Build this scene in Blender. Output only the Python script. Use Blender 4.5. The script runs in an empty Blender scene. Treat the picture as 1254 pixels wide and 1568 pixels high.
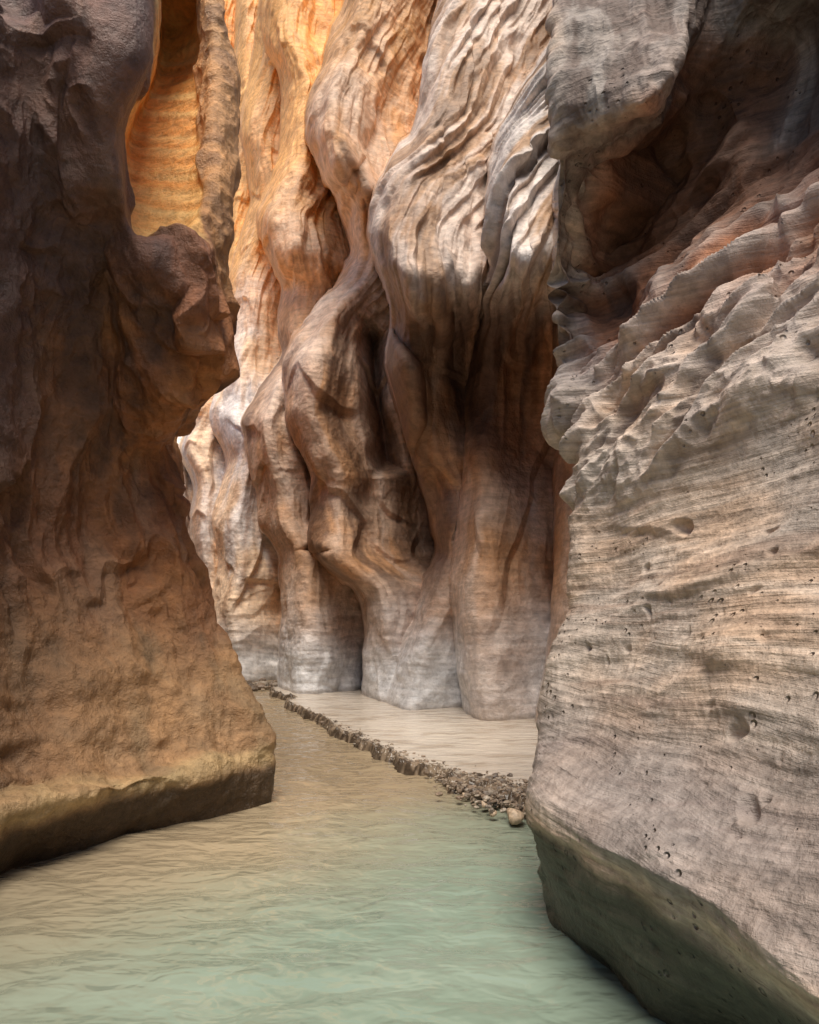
import bpy, math, random
import numpy as np
random.seed(4); rng=np.random.RandomState(7)
Q=1.0
# ------------------------------------------------------------------ noise
perm=rng.permutation(256).astype(np.int32); perm=np.concatenate([perm,perm])
G=rng.normal(size=(256,3)); G/=np.linalg.norm(G,axis=1)[:,None]; G=G.astype(np.float32)
def perlin(x,y,z,seed=0):
    x=x+seed*17.13; y=y+seed*5.71; z=z+seed*9.37
    xi=np.floor(x).astype(np.int32); yi=np.floor(y).astype(np.int32); zi=np.floor(z).astype(np.int32)
    xf=(x-xi).astype(np.float32); yf=(y-yi).astype(np.float32); zf=(z-zi).astype(np.float32)
    f=lambda t:t*t*t*(t*(t*6-15)+10)
    u,v,w=f(xf),f(yf),f(zf)
    def c(dx,dy,dz):
        h=perm[perm[perm[(xi+dx)&255]+((yi+dy)&255)]+((zi+dz)&255)]
        g=G[h]
        return g[...,0]*(xf-dx)+g[...,1]*(yf-dy)+g[...,2]*(zf-dz)
    l=lambda a,b,t:a+(b-a)*t
    return l(l(l(c(0,0,0),c(1,0,0),u),l(c(0,1,0),c(1,1,0),u),v),
             l(l(c(0,0,1),c(1,0,1),u),l(c(0,1,1),c(1,1,1),u),v),w)
def fbm(x,y,z,o=4,seed=0,g=.5):
    s=0;a=1
    for i in range(o):
        s=s+a*perlin(x*2**i,y*2**i,z*2**i,seed+i); a*=g
    return s
def scal(x,y,z,seed=0):      # smooth bowls meeting in sharp crests
    return .22-np.abs(perlin(x,y,z,seed))
def sst(a,b,x):
    t=np.clip((x-a)/(b-a),0,1); return t*t*(3-2*t)
def saw(p,k=.12):            # shelf profile: abrupt underside, long sloping top
    f=p-np.floor(p)
    return np.where(f<1-k,1-f/(1-k),(f-(1-k))/k)
def blur(a):
    p=np.pad(a,1,mode='edge'); a=(p[:-2,1:-1]+2*p[1:-1,1:-1]+p[2:,1:-1])/4
    p=np.pad(a,1,mode='edge'); return (p[1:-1,:-2]+2*p[1:-1,1:-1]+p[1:-1,2:])/4
# ------------------------------------------------------------------ spline surface
def cr(ctrl,t):
    n=len(ctrl); t=np.clip(t,0,n-1-1e-6); i=t.astype(int); f=t-i
    g=lambda k:ctrl[np.clip(i+k,0,n-1)]
    p0,p1,p2,p3=g(-1),g(0),g(1),g(2)
    sh=(-1,)+(1,)*(ctrl.ndim-1); f=f.reshape(sh)
    T=.8
    m1=(p2-p0)*.5*T; m2=(p3-p1)*.5*T
    f2=f*f; f3=f2*f
    return (2*f3-3*f2+1)*p1+(f3-2*f2+f)*m1+(-2*f3+3*f2)*p2+(f3-f2)*m2
def samples(counts):
    o=[]
    for i,c in enumerate(counts):
        c=max(2,int(c*Q)); o.append(i+np.arange(c)/c)
    o.append(np.array([float(len(counts))])); return np.concatenate(o)
def surf(ctrl,rc,cc):
    A=cr(np.array(ctrl,float),samples(rc))
    A=np.swapaxes(A,0,1); A=cr(A,samples(cc)); return np.swapaxes(A,0,1)
def normals(P,ref):
    du=np.gradient(P,axis=0); dv=np.gradient(P,axis=1)
    n=np.cross(du,dv); n/=np.linalg.norm(n,axis=2)[...,None]+1e-9
    m=n[20:-20,20:-20].reshape(-1,3).mean(0)
    if np.dot(m,ref)<0:n=-n
    return n
def grid_obj(name,P,col,mat):
    R,C=P.shape[:2]; me=bpy.data.meshes.new(name)
    me.vertices.add(R*C); me.vertices.foreach_set('co',P.reshape(-1).astype(np.float32))
    idx=np.arange(R*C,dtype=np.int32).reshape(R,C)
    q=np.stack([idx[:-1,:-1],idx[:-1,1:],idx[1:,1:],idx[1:,:-1]],-1).reshape(-1)
    nf=(R-1)*(C-1)
    me.loops.add(nf*4); me.loops.foreach_set('vertex_index',q)
    me.polygons.add(nf); me.polygons.foreach_set('loop_start',np.arange(nf,dtype=np.int32)*4)
    me.update(calc_edges=True)
    me.polygons.foreach_set('use_smooth',np.ones(nf,bool))
    if col is not None:
        a=me.color_attributes.new('Col','FLOAT_COLOR','POINT')
        c4=np.ones((R*C,4),np.float32); c4[:,:3]=np.clip(col.reshape(-1,3),0.01,.9)
        a.data.foreach_set('color',c4.reshape(-1))
    me.materials.append(mat); o=bpy.data.objects.new(name,me)
    bpy.context.scene.collection.objects.link(o); return o
# image pixel coordinates u, v and a chosen depth r  -> world metres
F=1132.;H=1.6
def S(u,v,r): return ((u-627)/F*r, r, H+(960-v)/F*r)
W=lambda x,y,z:(x,y,z)
def mix(a,b,t):
    return a+(b-a)*t[...,None]
C=lambda r,g,b:np.array([r,g,b])
# ------------------------------------------------------------------ materials
def nd(nt,t,**k):
    n=nt.nodes.new(t)
    for a,b in k.items(): setattr(n,a,b)
    return n
def rock_mat(name,bed=22.,bedamt=.35,pit=.5,grain=1.,rough=.8,gs=9.):
    m=bpy.data.materials.new(name); m.use_nodes=True; nt=m.node_tree; L=nt.links.new
    b=nt.nodes['Principled BSDF']
    at=nd(nt,'ShaderNodeAttribute',attribute_name='Col')
    tc=nd(nt,'ShaderNodeTexCoord')
    geo=nd(nt,'ShaderNodeNewGeometry')
    mp=nd(nt,'ShaderNodeMapping'); mp.inputs['Scale'].default_value=(1.2,1.2,bed)
    wn=nd(nt,'ShaderNodeTexNoise'); wn.inputs['Scale'].default_value=.7; wn.inputs['Detail'].default_value=1
    va=nd(nt,'ShaderNodeVectorMath',operation='MULTIPLY_ADD'); va.inputs[1].default_value=(.35,.35,.35)
    L(tc.outputs['Object'],wn.inputs['Vector']); L(wn.outputs['Color'],va.inputs[0]); L(tc.outputs['Object'],va.inputs[2])
    L(va.outputs[0],mp.inputs['Vector'])
    bn=nd(nt,'ShaderNodeTexNoise'); bn.inputs['Scale'].default_value=1.; bn.inputs['Detail'].default_value=4; bn.inputs['Roughness'].default_value=.65
    L(mp.outputs[0],bn.inputs['Vector'])
    gn=nd(nt,'ShaderNodeTexNoise'); gn.inputs['Scale'].default_value=gs; gn.inputs['Detail'].default_value=6; gn.inputs['Roughness'].default_value=.7
    L(tc.outputs['Object'],gn.inputs['Vector'])
    def mr(src,a,b2,c,d):
        r=nd(nt,'ShaderNodeMapRange'); r.inputs[1].default_value=a;r.inputs[2].default_value=b2;r.inputs[3].default_value=c;r.inputs[4].default_value=d
        L(src,r.inputs[0]); return r.outputs[0]
    def mul(a,b2,op='MULTIPLY'):
        r=nd(nt,'ShaderNodeMath',operation=op)
        for i,q in enumerate((a,b2)):
            if isinstance(q,(int,float)): r.inputs[i].default_value=q
            else: L(q,r.inputs[i])
        return r.outputs[0]
    f1=mr(bn.outputs[0],.3,.7,1-bedamt,1+bedamt)
    f2=mr(gn.outputs[0],.3,.7,.68,1.32)
    ff=mul(f1,f2)
    vm=nd(nt,'ShaderNodeVectorMath',operation='SCALE'); L(at.outputs['Color'],vm.inputs[0]); L(ff,vm.inputs['Scale'])
    h=mul(mul(bn.outputs[0],.9*bedamt),mul(gn.outputs[0],.9*grain),'ADD')
    if pit>0:
        vo=nd(nt,'ShaderNodeTexVoronoi'); vo.inputs['Scale'].default_value=15; vo.inputs['Randomness'].default_value=1
        L(va.outputs[0],vo.inputs['Vector'])
        pn=nd(nt,'ShaderNodeTexNoise'); pn.inputs['Scale'].default_value=2.3; pn.inputs['Detail'].default_value=3; L(tc.outputs['Object'],pn.inputs['Vector'])
        rad=mr(pn.outputs[0],.45,.75,.0,.33)
        pd=mul(vo.outputs['Distance'],rad,'SUBTRACT')
        pitv=mr(pd,-.12,.03,-1,0)
        h=mul(h,mul(pitv,pit),'ADD')
    bp=nd(nt,'ShaderNodeBump'); bp.inputs['Strength'].default_value=1.; bp.inputs['Distance'].default_value=.06
    L(h,bp.inputs['Height']); L(bp.outputs[0],b.inputs['Normal'])
    L(vm.outputs[0],b.inputs['Base Color'])
    sp=nd(nt,'ShaderNodeSeparateXYZ'); L(geo.outputs['Position'],sp.inputs[0])
    L(mr(sp.outputs[2],.15,.6,.38,rough),b.inputs['Roughness'])
    b.inputs['Specular IOR Level'].default_value=.4
    return m
matR=rock_mat('rock_grey',30,.30,.7,.5,.7,12)
matL=rock_mat('rock_brown',8,.16,0,1.,.5,10)
matM=rock_mat('rock_mid',9,.24,0,1.,.6,5)
matF=rock_mat('rock_orange',2,.16,0,1.,.8,2)

# ================================================================== RIGHT WALL
def right_wall():
    R=[]
    def row(s,c5,c4,c3,c2,c1,z0):
        x,y,z=s
        back1=(x+.55,y+.55,z); back2=(x+2.3,y+2.2,z+.1); back3=(x+3.5,y+7,z+.3)
        R.append([back3,back2,back1,s,c5,c4,c3,c2,c1,(c1[0]+.4,-2,z0),(c1[0]+.6,-4,z0)])
    row(W(.9,4.4,-.6),W(.98,3.75,-.6),W(1.1,3.3,-.6),W(1.25,2.9,-.6),W(1.45,2.3,-.6),W(1.6,1,-.6),-.6)
    row(S(838,1385,4.26),S(895,1455,3.66),S(965,1515,3.26),S(1040,1580,2.92),W(1.35,2.3,0),W(1.5,1,0),0)
    row(S(812,1275,4.3),S(882,1312,3.25),S(980,1356,2.75),S(1105,1425,2.3),S(1215,1530,1.95),W(1.22,1,.5),.5)
    row(S(801,1222,4.4),S(872,1255,3.35),S(975,1300,2.78),S(1105,1355,2.35),S(1250,1440,1.98),W(1.25,1,.7),.7)
    row(S(812,1125,4.6),S(888,1130,3.95),S(990,1150,3.35),S(1120,1180,2.8),S(1260,1200,2.35),W(1.5,1,1.2),1.2)
    row(S(852,990,4.8),S(920,980,4.3),S(1010,980,3.7),S(1130,980,3.1),S(1260,980,2.65),W(1.7,1,1.7),1.7)
    row(S(872,790,5.0),S(930,790,4.6),S(1020,790,4.1),S(1140,800,3.5),S(1260,800,3.0),W(1.9,1.2,2.2),2.2)
    row(S(893,690,5.05),S(950,660,4.75),S(1020,635,4.35),S(1140,610,3.8),S(1260,600,3.3),W(2.0,1.3,2.8),2.8)
    row(S(862,625,5.7),S(930,550,5.4),S(1020,480,4.85),S(1140,440,4.2),S(1260,420,3.8),W(2.3,1.5,3.4),3.4)
    row(S(852,460,5.8),S(930,400,6.1),S(1020,345,5.8),S(1140,290,5.2),S(1260,240,4.7),W(2.6,1.5,4.0),4.)
    row(S(856,290,5.4),S(930,262,5.85),S(1020,225,5.75),S(1110,150,5.4),S(1260,60,5.0),W(2.8,1.5,4.8),4.8)
    row(S(853,205,5.0),S(930,186,4.75),S(1006,156,4.6),S(1050,110,5.3),S(1260,-60,4.7),W(2.3,1.5,5.2),5.2)
    row(S(848,80,5.05),S(930,80,4.85),S(1040,70,4.65),S(1085,20,5.2),S(1260,-130,4.4),W(2.1,1.5,5.6),5.6)
    row(S(858,-110,5.6),S(940,-110,5.5),S(1075,-110,5.2),S(1140,-140,5.1),S(1260,-220,4.2),W(2.3,1.5,6.0),6.0)
    R.append([(p[0]+.8,p[1],p[2]+.3) for p in R[-1]])
    R.append([(p[0]+7,p[1]+.5,p[2]+1.) for p in R[-1]])
    P=surf(R,[12,70,50,60,70,90,70,70,90,80,50,60,60,15,8],[15,30,50,90,90,100,100,70,20,8])
    n=normals(P,(-1,-.2,0))
    x,y,z=P[...,0],P[...,1],P[...,2]
    up=sst(2.3,2.7,z+ .3*perlin(x,y,z*.5,3)+.12*(y-4))
    a=-y*.8+z*.6; b=z*.8+y*.6
    d=.12*fbm(x*.8,y*.8,z*1.3,3,1)
    wz=z+.12*fbm(x*.9,y*.9,z*.9,2,9)+.08*y
    low=.016*fbm(x*.8,y*.8,wz*7,4,5,.6)+.14*scal(x*1.0,y*.75,z*1.5,6)+.009*scal(x*5,y*5,z*11,8)
    low=low+.04*saw(wz*2.0+1.2*perlin(x*.8,y*.8,z,29),.12)*sst(.05,.3,fbm(x*.8,y*.8,z*2,2,28))+.005*saw(wz*12+perlin(x*2,y*2,z*2,27),.3)
    pn=perlin(x*9,y*9,z*11,31); pm=sst(-.05,.35,fbm(x*1.3,y*1.3,z*1.3,2,33))
    low=low-.04*sst(.30,.5,pn)*pm
    pn2=perlin(x*3.2,y*3.2,z*4.5,37)
    low=low-.09*sst(.46,.62,pn2)
    hw=.5*fbm(x*1.2,y*1.2,z*1.2,3,15)
    hi=.24*scal(x*.6,b*1.5+hw,a*.7,11)+.24*scal(x*1.6,b*3.4+hw,a*1.4,12)+.15*scal(x*3.4,b*7+hw,a*3.2,13)+.055*scal(x*8,b*14,a*8,14)
    hs=.20*(saw(b*1.7+hw*1.8+.3*a,.2)-.5)*sst(-.25,.2,perlin(x,b,a*.9,16))+.07*(saw(b*4.1+hw*3.,.35)-.5)*sst(-.2,.2,perlin(x*2,b*2,a*2,17))
    oh=sst(4.75,4.95,z)*(1-sst(5.15,5.35,y))*sst(.95,1.1,x)
    dr=.12*scal(x*2.2,y*2.2,z*.4,61)+.10*scal(x*5,y*5,z*.8,62)+.05*scal(x*11,y*11,z*1.6,63)+.02*scal(x*24,y*24,z*5,64)
    alc=sst(4.1,4.5,z)
    d=d+low*(1-up*.6)+(hi+hs)*up*(1-.4*alc)*(1-oh)*1.15+dr*oh
    d+=.004*fbm(x*25,y*25,z*25,2,20)
    db=d
    for _ in range(3): db=blur(db)
    kb=sst(3.5,4.0,z)*(1-oh); d=d*(1-kb)+db*kb
    P=P+n*(d-.02)[...,None]
    g=fbm(x*1.1,y*1.1,z*1.8,4,41)
    bandn=fbm(x*.5,y*.5,wz*9,4,43,.65)
    col=mix(C(.60,.425,.30)+0*P,C(.48,.40,.335),sst(-.3,.4,g))
    col=mix(col,C(.70,.57,.46),sst(.1,.6,bandn)*.6)
    col=mix(col,C(.28,.185,.135),sst(.1,.55,-bandn)*.6)
    inner=sst(3.0,3.9,z+.5*g)*sst(1.2,1.55,x+.15*g)
    col=mix(col,C(.38,.13,.045),inner*.9)
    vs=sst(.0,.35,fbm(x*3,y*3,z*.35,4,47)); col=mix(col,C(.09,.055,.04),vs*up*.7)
    crest=sst(-.02,.12,hi+hs)*up*(1-oh); col=mix(col,C(.60,.51,.45),crest*(.65-.45*alc))  # pale crests: lit edges put into the rock colour
    col=mix(col,C(.13,.065,.04),sst(.0,.12,-hi-hs)*up*.75)  # hollows of the relief darkened: crevice shade put into the colour
    col=mix(col,C(.30,.26,.23),oh*.85); col=mix(col,C(.07,.05,.04),oh*sst(-.05,.08,-dr)*.9)  # grey overhang; groove shade between its ribs put into the colour
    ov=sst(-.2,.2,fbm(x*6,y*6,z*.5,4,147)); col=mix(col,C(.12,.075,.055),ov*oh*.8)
    drk=sst(3.9,4.6,z)*sst(1.45,1.75,x+.1*g)*(1-oh); col=mix(col,C(.12,.055,.032),drk*.8)
    wet=1-sst(.5,.64,z+.08*g+.02*(3-y)); col=mix(col,C(.05,.055,.037),wet*.96)
    dr2=sst(.62,.72,z+.1*g)*(1-sst(.95,1.4,z+.15*g)); col=mix(col,C(.23,.20,.195),dr2*.7)
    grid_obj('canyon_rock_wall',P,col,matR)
right_wall()
# ================================================================== LEFT WALL
def left_wall():
    R=[]
    def row(c1,c2,c3,c4,c5,c6,c7,c65=None):
        x,y,z=c7
        if c65 is None: c65=tuple((np.array(c6)*.5+np.array(c7)*.5)+np.array([.03,-.03,0]))
        R.append([(c1[0]+.1,-4,c1[2]),(c1[0]+.1,-2,c1[2]),c1,c2,c3,c4,c5,c6,c65,c7,(x-.35,y+.6,z),(x-1.6,y+2.2,z),(x-3,y+8,z),(x-9,y+20,z)])
    row(W(-2.6,3,-.6),W(-2.8,4.9,-.6),W(-2.5,5.4,-.6),W(-2.1,6.,-.6),W(-1.85,6.3,-.6),W(-1.6,6.6,-.6),W(-1.38,6.9,-.6))
    row(W(-2.5,3,0),S(0,1340,4.77),S(130,1300,5.33),S(250,1267,5.9),S(310,1253,6.2),S(365,1240,6.5),S(412,1225,6.83))
    row(W(-2.35,3,.38),S(0,1250,4.5),S(130,1217,5.05),S(250,1190,5.7),S(315,1190,6.1),S(368,1190,6.45),S(413,1180,6.83))
    row(W(-2.6,3,.52),S(0,1205,4.85),S(130,1182,5.35),S(245,1155,5.95),S(305,1145,6.3),S(358,1140,6.6),S(402,1130,6.9))
    row(W(-2.9,3,1.4),S(0,1000,5.3),S(130,1000,5.9),S(220,1000,6.35),S(270,1000,6.6),S(315,1000,6.85),S(350,1000,7.1))
    row(W(-3,3,2.2),S(0,850,5.5),S(110,850,6.1),S(190,850,6.5),S(230,850,6.75),S(265,850,6.95),S(291,850,7.2))
    row(W(-3,3,3),S(0,700,5.6),S(90,700,6.1),S(160,700,6.5),S(200,700,6.75),S(232,700,6.9),S(255,695,7.1))
    row(W(-3,3,3.4),S(0,600,5.5),S(90,590,6.0),S(170,590,6.35),S(220,600,6.3),S(275,605,6.3),S(322,603,6.8))
    row(W(-3,3,3.8),S(0,480,5.4),S(100,480,5.9),S(170,480,6.15),S(235,480,5.95),S(300,490,5.9),S(353,500,6.6))
    row(W(-3,3,4.1),S(0,400,5.3),S(100,400,5.7),S(170,410,5.95),S(218,410,5.6),S(272,405,5.7),S(341,410,6.7),S(315,405,6.0))
    row(W(-3,3,4.3),S(0,330,5.2),S(95,330,5.6),S(176,345,5.7),S(214,368,5.6),S(268,360,5.75),S(350,330,6.8),S(322,340,6.2))
    row(W(-3,3,4.5),S(0,260,5.1),S(90,270,5.4),S(178,285,5.4),S(200,350,6.1),S(280,344,6.25),S(364,255,6.9),S(330,280,6.4))
    row(W(-3,3,4.7),S(0,150,5.0),S(90,160,5.2),S(180,190,5.3),S(198,220,7.0),S(294,215,6.9),S(359,165,7.0),S(328,170,6.65))
    row(W(-3,3,4.9),S(0,40,4.9),S(110,50,5.0),S(224,90,5.25),S(240,105,7.6),S(300,95,7.5),S(345,60,7.1),S(326,70,6.9))
    row(W(-3,3,5.1),S(0,-10,5.0),S(110,-10,5.1),S(230,-10,5.3),S(248,0,8.0),S(288,0,8.0),S(334,-10,7.1),S(316,-10,6.95))
    row(W(-3.3,3,5.2),S(-20,-25,5.2),S(100,-25,5.4),S(220,-25,5.6),S(242,-30,8.4),S(280,-35,8.4),S(328,-35,7.2),S(306,-35,7.0))
    R.append([(p[0]-.8,p[1]+.1,p[2]+.1) for p in R[-1]])
    R.append([(p[0]-7,p[1],p[2]+.4) for p in R[-1]])
    P=surf(R,[12,50,40,40,80,70,70,60,60,50,40,50,80,70,30,15,10,6],[8,10,20,100,100,70,70,60,50,50,40,30,12,8])
    n=normals(P,(.84,-.54,0))
    x,y,z=P[...,0],P[...,1],P[...,2]
    u=627+x/y*F
    scoop=sst(5.75,5.85,y)*sst(4.62,4.70,z+.06*perlin(x*3,y*3,z,6))*(1-sst(303,313,u+16*perlin(x*2,y*2,z*2,5)))
    nearedge=sst(3.8,4.4,z)*sst(120,165,u)*(1-sst(5.6,5.9,y))
    hi=.34*scal(x*.9,y*.9,z*.33,1)+.24*scal(x*1.9,y*1.9,z*.8,2)+.13*scal(x*4,y*4,z*1.9,3)+.055*scal(x*8,y*8,z*4.5,4)+.018*scal(x*17,y*17,z*12,5)
    hi=hi*(1-.8*nearedge)
    hv=fbm(x,y,z*.7,3,23)
    tl=x*.54+y*.84
    rgm=sst(4.3,4.7,z)*sst(5.9,6.3,y)
    hi=hi+(1-rgm)*(1-nearedge)*(.16*(saw(tl*1.3+1.3*hv+.35*z,.15)-.5)*sst(-.2,.25,perlin(x*.8,y*.8,z*.6,24))+.10*(saw(z*1.3+.9*tl+2.2*hv,.15)-.5)*sst(-.1,.3,perlin(x*.9,y*.9,z*.9,25)))
    low=.30*scal(x*.9,y*.9,z*.4,1)+.10*scal(x*2.4,y*2.4,z*1.4,2)+.05*scal(x*6,y*6,z*5,3)+.03*fbm(x*6,y*6,z*9,4,7)+.03*saw(z*2.4+1.2*hv,.25)
    t=sst(.9,2.4,z+.3*perlin(x,y,z,8)); lip=sst(.0,.6,z)
    d=(low*(1-t)*(.35+.65*lip)+hi*t)
    d+=.05*fbm(x*.7,y*.7,z*.7,2,10)
    bz=z+.25*x+.1*perlin(x,y,z,77)
    rg=rgm*(1-scoop)
    d=d*(1-.45*rg)+rg*(.07*scal(x*3,y*3,z*1.6,17)+.06*scal(x*7,y*7,z*5,18))
    d=d*(1-scoop)+scoop*(.012*saw(bz*5,.3)+.06*scal(bz*.3,bz*.1,bz*1.5,6)+.02*fbm(x*3,y*3,z*9,3,8))
    P=P+n*d[...,None]
    g=fbm(x*1.2,y*1.2,z*1.2,4,51); st=fbm(x*2.6,y*2.6,z*.45,4,53)
    col=mix(C(.47,.185,.06)+0*P,C(.31,.115,.045),sst(-.3,.4,g))
    col=mix(col,C(.50,.33,.21),sst(.05,.5,st)*.4)
    col=mix(col,C(.08,.045,.03),sst(.0,.4,-st)*.75)
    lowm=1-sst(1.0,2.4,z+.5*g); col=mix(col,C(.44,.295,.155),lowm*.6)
    dkl=sst(-2.1,-2.9,x+.2*g); col=mix(col,C(.14,.07,.038),dkl*.6)  # left part darkened: the wall's shade is put into its colour
    pur=sst(2.0,3.4,z)*(1-sst(5.6,6.1,y+.4*g)); col=mix(col,C(.12,.07,.06),pur*.7)  # upper near wall purplish, its shade also put into the colour
    col=mix(col,C(.70,.36,.14),rg*.75); col=mix(col,C(.20,.10,.05),rg*sst(0,.3,fbm(x*4,y*4,z*3,3,64))*.5)
    band=sst(-.2,.3,fbm(bz*.2,bz*.3,bz*6,3,61))
    sc=mix(C(.86,.38,.09)+0*P,C(.9,.54,.19),band); col=mix(col,sc,scoop)  # banded orange, albedo raised to carry the light in the scoop
    wet=1-sst(.28,.42,z+.08*g); col=mix(col,C(.06,.038,.02),wet*.93)
    lip=sst(.3,.4,z)*(1-sst(.45,.55,z+.1*g)); col=mix(col,C(.52,.38,.19),lip*.6)
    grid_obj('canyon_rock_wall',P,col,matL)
left_wall()
# ================================================================== MIDDLE FINS
def sdist(u,v,poly):
    n=len(poly); d=np.full(u.shape,1e9); ins=np.zeros(u.shape,bool)
    for i in range(n):
        x1,y1=poly[i]; x2,y2=poly[(i+1)%n]
        ex,ey=x2-x1,y2-y1; wx,wy=u-x1,v-y1
        t=np.clip((wx*ex+wy*ey)/(ex*ex+ey*ey),0,1)
        d=np.minimum(d,(wx-ex*t)**2+(wy-ey*t)**2)
        c=((y1>v)!=(y2>v))&(u<(x2-x1)*(v-y1)/((y2-y1) if y2!=y1 else 1e-9)+x1); ins^=c
    d=np.sqrt(d); return np.where(ins,d,-d)
def mid_wall():
    uu=np.concatenate([np.linspace(225,900,int(900*Q)),np.linspace(903,1300,40)])
    nt=int(1100*Q); t=np.linspace(0,1,nt)
    kr=np.interp(uu,[225,330,370,415,430,560,600,700,720,800,870,1300],[27,22,21,20,16.2,15.2,14,12.9,11.8,10.9,10.2,9])
    ker=np.hanning(15); ker/=ker.sum(); kr=np.convolve(np.pad(kr,7,mode='edge'),ker,'valid')
    v0=960+F*(H+.6)/kr
    V=v0[None,:]+(-420-v0[None,:])*t[:,None]; U=np.repeat(uu[None,:],nt,0)
    wu=U+8*fbm(U/60,V/120,0*U,3,71); wv=V+9*fbm(U/45,V/70,0*U+5,3,73)
    jag=26*fbm(U/34,V/160,0*U+9,3,75)+.35*np.abs(((U/46+.6*perlin(U/60,V/200,0*U,76))%1)-.5)*70-9
    r=33+.010*(960-V)+0*U; fid=np.zeros_like(U); fq=U*.03
    def fin(k,edge,rng_,w,back,slope,jg=1.,base=20.):
        nonlocal r,fid,fq
        e=np.array(sorted(edge,key=lambda p:p[0]),float)      # (v,u)
        g=np.array(sorted(rng_,key=lambda p:p[0]),float)
        vv=np.arange(-500,1500,5.); kk=np.hanning(11); kk/=kk.sum()
        sm=lambda a:np.convolve(np.pad(a,5,mode='edge'),kk,'valid')
        ue=np.interp(wv,vv,sm(np.interp(vv,e[:,0],e[:,1]))); re=np.interp(V+1.2*(wv-V)+jag*jg*(V<720),vv,sm(np.interp(vv,g[:,0],g[:,1])))
        q=(wu-ue); s=np.clip(q/w,0,1)
        # flank turns smoothly to a crest, then eases back into the next bay
        rf=re+back*(1-s)**2.2+slope*np.clip((q-w)/100,0,None)**1.25
        rf=np.where(q<0,1e3,rf)
        m=rf<r; r=np.where(m,rf,r); fid=np.where(m,k,fid); fq=np.where(m,q*re/F,fq)
    fin(.3,[(1100,290),(900,268),(800,262),(720,240),(640,230),(-400,230)],
        [(1100,30),(800,30),(600,31),(0,36),(-400,40)],18,2.,2.2)
    fin(.6,[(1100,315),(930,300),(860,300),(800,292),(740,300),(690,276),(640,290),(560,296),(400,345),(0,362),(-400,380)],
        [(1100,25.5),(800,25.5),(600,26.5),(0,31),(-400,35)],20,2.,1.8)
    fin(1,[(1100,335),(930,322),(860,342),(800,332),(700,350),(640,325),(560,345),(430,352),(300,388),(200,368),(100,385),(0,400),(-400,440)],
        [(1100,21.5),(950,21.5),(850,22),(700,22.5),(500,24),(0,26),(-400,28)],34,2.2,1.6)
    fin(2,[(1200,418),(960,432),(870,435),(845,432),(800,398),(760,395),(700,378),(640,370),(590,398),(545,440),(500,425),(440,432),(385,408),(330,393),(240,430),(120,430),(60,402),(0,402),(-400,440)],
        [(1200,16.8),(960,17),(850,17.6),(760,18.2),(690,18),(640,18),(600,18.8),(540,19.6),(440,20),(385,19),(340,19.2),(240,20.2),(100,21.4),(-400,24)],44,2.2,1.6)
    fin(3,[(1200,560),(960,560),(900,545),(850,478),(770,478),(740,482),(640,444),(560,438),(520,450),(480,475),(430,520),(385,541),(300,517),(215,471),(150,472),(60,505),(0,528),(-400,640)],
        [(1200,14.9),(960,15),(850,15.6),(760,16.2),(640,15.8),(545,15.8),(500,16.5),(400,17.2),(330,16.4),(295,15.1),(240,15.1),(0,16.8),(-400,19)],44,1.8,1.5)
    fin(4,[(1200,590),(1010,603),(930,640),(850,667),(755,656),(700,636),(620,612),(560,592),(500,602),(470,600),(350,566),(275,582),(190,640),(70,655),(-100,690),(-400,760)],
        [(1200,13.6),(930,13.7),(850,13.8),(740,14.),(660,13.7),(560,13.3),(510,12.7),(465,11.2),(410,10.8),(300,11.4),(150,12.4),(0,13.6),(-400,16.)],40,1.4,.7)
    fin(5,[(1200,715),(1000,700),(880,692),(760,705),(640,712),(540,715),(475,725),(440,744),(400,752),(300,742),(190,772),(60,845),(-400,905)],
        [(1200,12.),(1000,12.),(880,12.3),(760,12.9),(640,13.),(540,12.6),(480,11.8),(435,10.2),(390,9.8),(200,10.6),(0,11.5),(-400,13)],44,1.3,.6,1.2)
    fin(6,[(1200,812),(1000,835),(880,850),(700,850),(500,850),(440,845),(360,850),(0,868),(-400,900)],
        [(1200,10.7),(880,11.),(640,11.6),(470,11.),(440,9.2),(400,8.8),(0,9.8),(-400,10.6)],40,.9,.3)
    def mass(poly,amt,w,p=.6):
        nonlocal r
        s=np.clip(sdist(wu,wv,poly)/w,0,1); prof=(1-(1-s)**2)**p; r=r-amt*prof; return prof
    mass([(480,110),(470,150),(472,215),(515,296),(562,232),(580,150),(545,80)],.6,40)
    mass([(600,500),(590,560),(612,620),(634,710),(646,640),(640,560)],.9,12)
    def cav(poly,amt,w):
        nonlocal r
        s=np.clip(sdist(wu,wv,poly)/w,0,1); r=r+amt*(s*s*(3-2*s)); return s
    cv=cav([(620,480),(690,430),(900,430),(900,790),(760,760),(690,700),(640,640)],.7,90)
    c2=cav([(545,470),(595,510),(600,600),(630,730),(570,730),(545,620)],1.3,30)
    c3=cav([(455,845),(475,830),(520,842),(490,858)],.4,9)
    for _ in range(3): r=blur(r)
    P=np.stack([(U-627)/F*r,r,H+(960-V)/F*r],-1)
    n=normals(P,(-.6,-.8,0))
    view=-P+np.array([0,0,H]); view/=np.linalg.norm(view,axis=2)[...,None]
    n=n*.5+view*.5
    x,y,z=P[...,0],P[...,1],P[...,2]
    s=x*.8-y*.6
    wrp=fbm(x*.3,y*.3,z*.3,3,80); wf=fbm(x*.8,y*.8,z*.8,2,180)
    b=-fq; q=x*.6+y*.8; k7=fid*7.3
    hiM=1-sst(430,560,V+40*perlin(x,y,z,79))
    near=sst(3.5,4.5,fid)
    bb=b+.42*z*near+.12*z*(1-near)
    w2=.26*wrp+.08*wf
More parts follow.
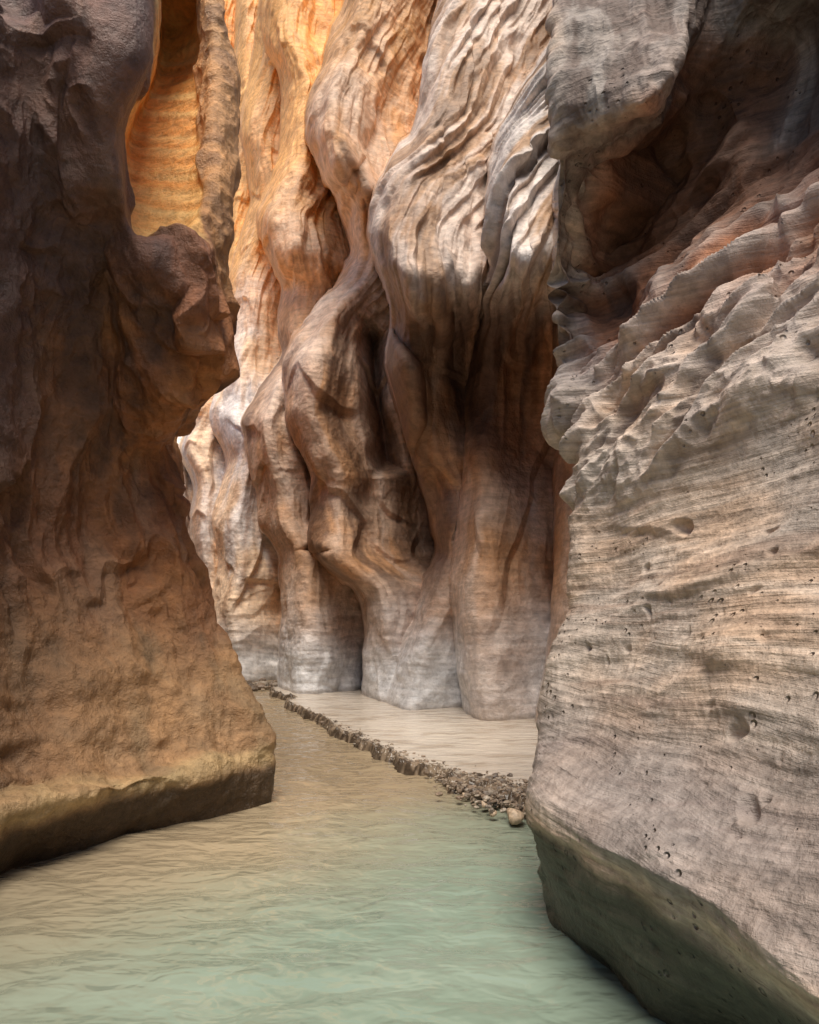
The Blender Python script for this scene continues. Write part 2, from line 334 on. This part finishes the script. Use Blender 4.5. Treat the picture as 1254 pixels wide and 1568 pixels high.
    dg=.24*scal(z*.12,bb*.7+w2,k7,81)+.24*scal(z*.27,bb*1.7+w2*1.5,k7,82)+.18*scal(z*.65,bb*3.8+w2*2.2,k7,83)+.11*scal(z*1.5,bb*8+w2*3,k7,84)+.04*scal(z*4,bb*16,k7,88)
    m1=sst(-.15,.12,perlin(z*.35,bb*.8,k7,101)); m2=sst(-.1,.12,perlin(z*.6,bb*1.2,k7,102))
    sw=.32*(saw(bb*1.0+1.3*w2,.12)-.5)*m1+.26*(saw(bb*2.3+2.3*w2,.14)-.5)*m2+.12*(saw(bb*5+4*w2,.2)-.5)*sst(-.1,.15,perlin(z*.9,bb*2,k7,103))
    dg=dg+sw
    fl=.40*scal(b*.6+.2*wrp,z*.07,k7,85)+.26*scal(b*1.3+.1*wf,z*.16,k7,86)+.11*scal(b*2.8+.15*wf,z*.45,k7,87)+.03*scal(x*3.5,y*3.5,z*2.2,189)+.03*scal(b*7,z*1.2,k7,187)+.018*scal(x*8,y*8,z*7,188)
    fl=fl+.13*(saw(b*.9+.25*z+.9*w2,.12)-.5)*m1+.12*(saw(z*.4-.5*b+1.2*wrp,.10)-.5)*m2
    bd=.28*scal(s*.7,z*.7,q*.5,90)+.09*scal(s*1.8,z*1.2,q,190)+.02*scal(s*4,z*5,q,91)+.02*fbm(s*.5,q*.5,z*5,4,92)+.05*(saw(z*1.3+2.2*wrp+.2*s,.2)-.5)*sst(0,.2,perlin(x*.6,y*.6,z*.6,105))
    lowz=1-sst(1.4,3.6,z)
    dgm=hiM*(.3+.7*near)
    d=dg*dgm+fl*(1-dgm)*(1-.6*lowz)+bd*(.15+.85*lowz)+.08*fbm(x*.9,y*.9,z*.9,2,93)
    gr=np.abs(np.gradient(r,axis=0))+np.abs(np.gradient(r,axis=1)); jm=sst(.08,.22,gr)
    for _ in range(3): jm=np.maximum(jm,blur(jm))
    ds=d
    for _ in range(6): ds=blur(ds)
    d=d*(1-jm)+ds*jm
    d*=np.clip(y/12,.6,1.5)
    P=P+n*d[...,None]
    g=fbm(x*.6,y*.6,z*.8,4,95)
    col=mix(C(.58,.39,.27)+0*P,C(.52,.28,.14),sst(-.25,.35,g))
    st=fbm(z*.3+.2*wf,bb*2.0+w2,k7,4,96,.6)
    c_hi=mix(C(.70,.62,.56)+0*P,C(.42,.24,.12),sst(-.1,.3,st)); c_hi=mix(c_hi,C(.10,.07,.05),sst(.15,.45,st)*.85)
    c_hi=mix(c_hi,C(.10,.055,.035),sst(.0,.22,-dg)*.8)  # crevice shade painted in, following the hollows of the relief
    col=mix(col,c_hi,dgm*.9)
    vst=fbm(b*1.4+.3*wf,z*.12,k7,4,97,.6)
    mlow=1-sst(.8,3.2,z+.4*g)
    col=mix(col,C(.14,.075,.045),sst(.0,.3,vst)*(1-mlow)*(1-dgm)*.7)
    col=mix(col,C(.74,.58,.47),sst(.05,.4,-vst)*.45*(1-dgm))
    col=mix(col,C(.55,.45,.39),mlow*.5)
    col=mix(col,C(.36,.23,.16),mlow*sst(.0,.4,fbm(s*.8,q*.5,z*3,4,99,.6))*.5)
    dark=np.clip(cv*1.4,0,1); vf=sst(-.3,.25,vst); col=mix(col,mix(C(.46,.19,.075)+0*P,C(.10,.045,.028),vf),dark*.8); col=mix(col,C(.13,.055,.035),c2*.85)  # red-brown cavity rock, with recess shade put into the colour
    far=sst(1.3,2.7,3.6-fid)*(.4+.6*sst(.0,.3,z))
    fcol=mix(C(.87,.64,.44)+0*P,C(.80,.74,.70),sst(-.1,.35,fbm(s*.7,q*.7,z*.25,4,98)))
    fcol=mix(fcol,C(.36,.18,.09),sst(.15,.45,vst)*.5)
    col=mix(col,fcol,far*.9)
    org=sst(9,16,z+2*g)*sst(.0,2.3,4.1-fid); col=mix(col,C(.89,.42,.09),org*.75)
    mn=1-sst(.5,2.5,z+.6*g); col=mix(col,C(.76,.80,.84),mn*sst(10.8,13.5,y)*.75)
    col=mix(col,C(.26,.2,.15),(1-sst(.05,.22,z))*.5)
    p2=P[-1].copy(); p2[:,0]+=6; p2[:,1]+=5; p2[:,2]+=2
    P=np.concatenate([P,p2[None]],0); col=np.concatenate([col,col[-1:]],0)
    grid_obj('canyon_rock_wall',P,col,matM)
mid_wall()
# ================================================================== FAR WALL
def far_wall():
    nu,nz=int(300*Q),int(300*Q)
    s=np.linspace(0,1,nu); z=np.linspace(-.6,56,nz)
    kx=[-34,-25,-18.5,-13.,-7,0,8]; ky=[48,40,42,38.5,39,39,41]
    px=cr(np.array(kx,float),s*6); py=cr(np.array(ky,float),s*6)
    X=np.repeat(px[None],nz,0); Y=np.repeat(py[None],nz,0); Z=np.repeat(z[:,None],nu,1)
    Y=Y+.4*Z*sst(0,30,Z)
    P=np.stack([X,Y,Z],-1); n=normals(P,(0,-1,0)); x,y,zz=X,Y,Z
    d=2.8*scal(x*.22,y*.2,zz*.04,1)+1.3*scal(x*.5,y*.4,zz*.1,2)+.4*fbm(x*.5,y*.5,zz*.2,3,5)
    P=P+n*d[...,None]
    g=fbm(x*.3,y*.3,zz*.3,4,6)
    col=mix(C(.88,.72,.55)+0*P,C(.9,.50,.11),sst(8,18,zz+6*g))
    col=mix(col,C(.60,.30,.10),sst(.05,.5,fbm(x*.6,y*.6,zz*.1,4,7))*.5)
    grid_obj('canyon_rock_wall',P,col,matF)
far_wall()
# ================================================================== WATER
def water():
    ys=np.concatenate([np.linspace(-9,1.5,20),1.5+42*np.linspace(0,1,int(700*Q))**1.9])
    xs=np.concatenate([np.linspace(-26,-3.2,24),np.linspace(-3.1,2.2,int(420*Q)),np.linspace(2.4,9,12)])
    X,Y=np.meshgrid(xs,ys)
    w=.6*perlin(X*.7,Y*.7,0*X,1)
    z=.038*perlin(X*.9+w,Y*1.6,0*X,2)+.036*perlin(X*2.0+2*w,Y*3.6+w,0*X,3)+.012*perlin(X*4.5+w,Y*7+w,0*X,4)
    P=np.stack([X,Y,z],-1)
    m=bpy.data.materials.new('silty_water'); m.use_nodes=True; nt=m.node_tree; L=nt.links.new; b=nt.nodes['Principled BSDF']
    tc=nd(nt,'ShaderNodeTexCoord')
    mp=nd(nt,'ShaderNodeMapping'); mp.inputs['Scale'].default_value=(4,6.5,4); L(tc.outputs['Object'],mp.inputs[0])
    n1=nd(nt,'ShaderNodeTexNoise'); n1.inputs['Scale'].default_value=1.2; n1.inputs['Detail'].default_value=2; n1.inputs['Roughness'].default_value=.45; n1.inputs['Distortion'].default_value=.3; L(mp.outputs[0],n1.inputs['Vector'])
    bp=nd(nt,'ShaderNodeBump'); bp.inputs['Strength'].default_value=.8; bp.inputs['Distance'].default_value=.055; L(n1.outputs[0],bp.inputs['Height']); L(bp.outputs[0],b.inputs['Normal'])
    at=nd(nt,'ShaderNodeAttribute',attribute_name='Col')
    L(at.outputs['Color'],b.inputs['Base Color'])
    b.inputs['Roughness'].default_value=.03; b.inputs['IOR'].default_value=1.5
    g=fbm(X*.5,Y*.5,0*X,3,8)
    tanw=sst(3.3,7.4,Y-1.1*(X+.4)+.8*g)  # mask for the walls' tan reflection, painted into the water colour
    col=mix(C(.215,.275,.215)+0*P,C(.34,.265,.17),tanw)
    col=mix(col,C(.32,.38,.31),sst(.1,.5,fbm(X*.9,Y*1.5,0*X,2,18))*.3*(1-tanw))
    grid_obj('river_water',P,col,m)
water()
# ================================================================== LEDGE
def edge_pts():
    return np.array([(-3.9,19.8),(-3.1,17),(-2.17,13.9),(-1.0,10.65),(-.2,8.6),(.45,7.3),(.9,6.3),(1.5,5.6),(2.2,5.2)],float)
def ledge():
    e=edge_pts(); inn=np.array([(-3.2,22),(-1.8,20),(-.5,18),(1.2,16.5),(2.3,14.5),(3,12),(3.6,9.5),(4,7.5),(4,6)],float)
    ns=int(1300*Q); s=np.linspace(0,8,ns); E=cr(e,s); I=cr(inn,s)
    E[:,0]+= .30*fbm(s*2.2,s*0,s*0,4,3,.5); E[:,1]+=.22*fbm(s*2.2,s*0+4,s*0,4,4,.5)
    t=np.concatenate([np.linspace(-.02,.03,44),np.linspace(.031,.1,60),np.linspace(.104,1,110)])
    P=np.zeros((len(t),ns,3))
    dirn=(I-E); ln=np.linalg.norm(dirn,axis=1)[:,None]; un=dirn/ln
    for k,tt in enumerate(t):
        off=tt*5 if tt<.03 else .15+(tt-.03)*ln
        P[k,:,:2]=E+un*off
    x,y=P[...,0],P[...,1]; T=np.repeat(t[:,None],ns,1)
    wdt=.35*fbm(x*.7,y*.7,0*x,2,66)          # the crumbling rim is wide in places, thin in others
    prof=sst(-.020,.014,T+.012*fbm(x*6,y*6,0*x,4,6))
    edge=1-sst(.018+.04*np.clip(wdt,0,1),.055+.10*np.clip(wdt,0,1),T+.02*fbm(x*5,y*5,0*x,3,2))
    rub=.07*fbm(x*8,y*8,0*x,4,9,.65)+.05*scal(x*13,y*13,0*x,19)+.03*scal(x*30,y*30,0*x,20)
    P[...,2]=-.12+prof*.20+.012*fbm(x*2,y*3,0*x,4,5)+prof*edge*(rub+.02)
    m=bpy.data.materials.new('wet_ledge'); m.use_nodes=True; nt=m.node_tree; L=nt.links.new; b=nt.nodes['Principled BSDF']
    tc=nd(nt,'ShaderNodeTexCoord'); mp=nd(nt,'ShaderNodeMapping'); mp.inputs['Scale'].default_value=(2.5,5,4); L(tc.outputs['Object'],mp.inputs[0])
    n1=nd(nt,'ShaderNodeTexNoise'); n1.inputs['Scale'].default_value=1.5; n1.inputs['Detail'].default_value=6; L(mp.outputs[0],n1.inputs['Vector'])
    bp=nd(nt,'ShaderNodeBump'); bp.inputs['Strength'].default_value=.8; bp.inputs['Distance'].default_value=.05; L(n1.outputs[0],bp.inputs['Height']); L(bp.outputs[0],b.inputs['Normal'])
    at=nd(nt,'ShaderNodeAttribute',attribute_name='Col'); L(at.outputs['Color'],b.inputs['Base Color']); b.inputs['Roughness'].default_value=.14; b.inputs['IOR'].default_value=1.42
    col=mix(C(.64,.56,.47)+0*P,C(.36,.28,.20),sst(.05,.45,fbm(x*1.5,y*3,0*x,4,12))*.6)
    rc=mix(C(.08,.058,.04)+0*P,C(.26,.195,.135),sst(-.1,.35,fbm(x*9,y*9,0*x,3,29)))
    col=mix(col,rc,np.clip(edge*1.2,0,1))
    grid_obj('rock_ledge',P,col,m)
ledge()
# ================================================================== STONES
def pebble_mat(name,cols):
    m=bpy.data.materials.new(name); m.use_nodes=True; nt=m.node_tree; L=nt.links.new; b=nt.nodes['Principled BSDF']
    geo=nd(nt,'ShaderNodeNewGeometry'); cr_=nd(nt,'ShaderNodeValToRGB')
    els=cr_.color_ramp.elements
    els[0].position=0; els[0].color=(*cols[0],1); els[1].position=1; els[1].color=(*cols[-1],1)
    for i,c in enumerate(cols[1:-1]): e=els.new((i+1)/(len(cols)-1)); e.color=(*c,1)
    L(geo.outputs['Random Per Island'],cr_.inputs[0])
    n=nd(nt,'ShaderNodeTexNoise'); n.inputs['Scale'].default_value=35; n.inputs['Detail'].default_value=4
    tc=nd(nt,'ShaderNodeTexCoord'); L(tc.outputs['Object'],n.inputs['Vector'])
    r=nd(nt,'ShaderNodeMapRange'); r.inputs[1].default_value=.3;r.inputs[2].default_value=.7;r.inputs[3].default_value=.6;r.inputs[4].default_value=1.3; L(n.outputs[0],r.inputs[0])
    vm=nd(nt,'ShaderNodeVectorMath',operation='SCALE'); L(cr_.outputs[0],vm.inputs[0]); L(r.outputs[0],vm.inputs['Scale']); L(vm.outputs[0],b.inputs['Base Color'])
    bp=nd(nt,'ShaderNodeBump'); bp.inputs['Distance'].default_value=.01; L(n.outputs[0],bp.inputs['Height']); L(bp.outputs[0],b.inputs['Normal'])
    b.inputs['Roughness'].default_value=.5; return m
import bmesh
bm=bmesh.new(); bmesh.ops.create_icosphere(bm,subdivisions=2,radius=1); IV=np.array([v.co[:] for v in bm.verts]); IF=[[v.index for v in f.verts] for f in bm.faces]; bm.free()
def stone_verts(c,size,seed):
    r=np.random.RandomState(seed); V=IV.copy()
    k=1+.45*perlin(V[:,0]*1.1+seed,V[:,1]*1.1,V[:,2]*1.1,seed%50)+.15*perlin(V[:,0]*3+seed,V[:,1]*3,V[:,2]*3,seed%31)
    for j in range(5):
        nrm=r.normal(size=3); nrm/=np.linalg.norm(nrm); h=.62+.25*r.rand(); dd=V@nrm; V=V-np.clip(dd-h,0,None)[:,None]*nrm
    V=V*k[:,None]*np.array([1,.6+.4*r.rand(),.4+.35*r.rand()])*size
    a=r.rand()*6.28; ca,sa=math.cos(a),math.sin(a); R=np.array([[ca,-sa,0],[sa,ca,0],[0,0,1]]); tl=(r.rand()-.5)*.7
    R2=np.array([[1,0,0],[0,math.cos(tl),-math.sin(tl)],[0,math.sin(tl),math.cos(tl)]])
    return V@R2.T@R.T+np.array(c)
def stones(name,items,mat,smooth=False):
    vs=[];fs=[];o=0
    for i,(c,sz) in enumerate(items):
        V=stone_verts(c,sz,i*7+13); vs.append(V); fs+= [[a+o for a in f] for f in IF]; o+=len(V)
    me=bpy.data.meshes.new(name); me.from_pydata(np.concatenate(vs).tolist(),[],fs); me.update()
    me.polygons.foreach_set('use_smooth',[smooth]*len(me.polygons))
    me.materials.append(mat); ob=bpy.data.objects.new(name,me); bpy.context.scene.collection.objects.link(ob)
pm=pebble_mat('gravel_mix',[(.12,.09,.065),(.28,.20,.14),(.18,.13,.09),(.36,.28,.20),(.15,.12,.10),(.44,.37,.29)])
it=[]
e=edge_pts()
for i in range(1500):
    s=2+4.2*random.random()**.8; p=cr(e,np.array([s]))[0]
    w=.07+.02*max(0,s-3.5)
    it.append(((p[0]+.14+random.gauss(0.0,w),p[1]+.10+random.gauss(0,w),random.uniform(.05,.09)),random.choice([.008,.01,.014,.018,.03])*random.uniform(.7,1.3)))
for i in range(2600):
    x=random.gauss(.84,.20); y=7.0+random.gauss(0,.28)-(x-.7)*.8
    it.append(((x,y,random.uniform(.05,.10)),random.choice([.008,.011,.014,.02,.035])*random.uniform(.7,1.3)))
for i in range(120):
    it.append(((random.gauss(-4.1,.5),random.gauss(19.5,.5),random.uniform(0,.1)),random.uniform(.05,.16)))
stones('gravel',it,pm)
tan=pebble_mat('stone_tan',[(.50,.32,.16),(.55,.42,.3)])
for u,v,sz in [(790,1246,.10),(755,1241,.05),(742,1228,.045),(712,1214,.035)]:
    r=1.52*F/(v-960); stones('river_stone',[(( (u-627)/F*r,r,.06),sz)],tan,True)
gp=np.array([[[-60,-40,-.7],[60,-40,-.7]],[[-60,80,-.7],[60,80,-.7]]],float)
grid_obj('ground',gp,np.full((2,2,3),.25),matL)
# ================================================================== LIGHT
sc=bpy.context.scene
w=bpy.data.worlds.new('World'); sc.world=w; w.use_nodes=True; nt=w.node_tree
sky=nt.nodes.new('ShaderNodeTexSky'); sky.sky_type='NISHITA'; sky.sun_disc=False
EL=math.radians(69); dx,dy=.0,-1.
sky.sun_elevation=EL; sky.sun_rotation=math.atan2(dx,dy)
nt.links.new(sky.outputs[0],nt.nodes['Background'].inputs[0]); nt.nodes['Background'].inputs[1].default_value=.12
sl=bpy.data.lights.new('sun','SUN'); sl.energy=5.; sl.angle=math.radians(36); sl.color=(1,.92,.80)
so=bpy.data.objects.new('sun',sl); sc.collection.objects.link(so)
from mathutils import Vector
dv=Vector((dx*math.cos(EL),dy*math.cos(EL),math.sin(EL))); so.rotation_euler=dv.to_track_quat('Z','Y').to_euler()
sc.view_settings.view_transform='Standard'; sc.view_settings.look='None'; sc.view_settings.exposure=0
cd=bpy.data.cameras.new('camera'); co=bpy.data.objects.new('camera',cd); sc.collection.objects.link(co)
co.location=(0,0,H); co.rotation_euler=(math.radians(90),0,0)
cd.sensor_fit='VERTICAL'; cd.sensor_height=36; cd.sensor_width=28.8; cd.lens=36*F/1568; cd.shift_y=176/1568
cd.clip_start=.05; cd.clip_end=300
sc.camera=co
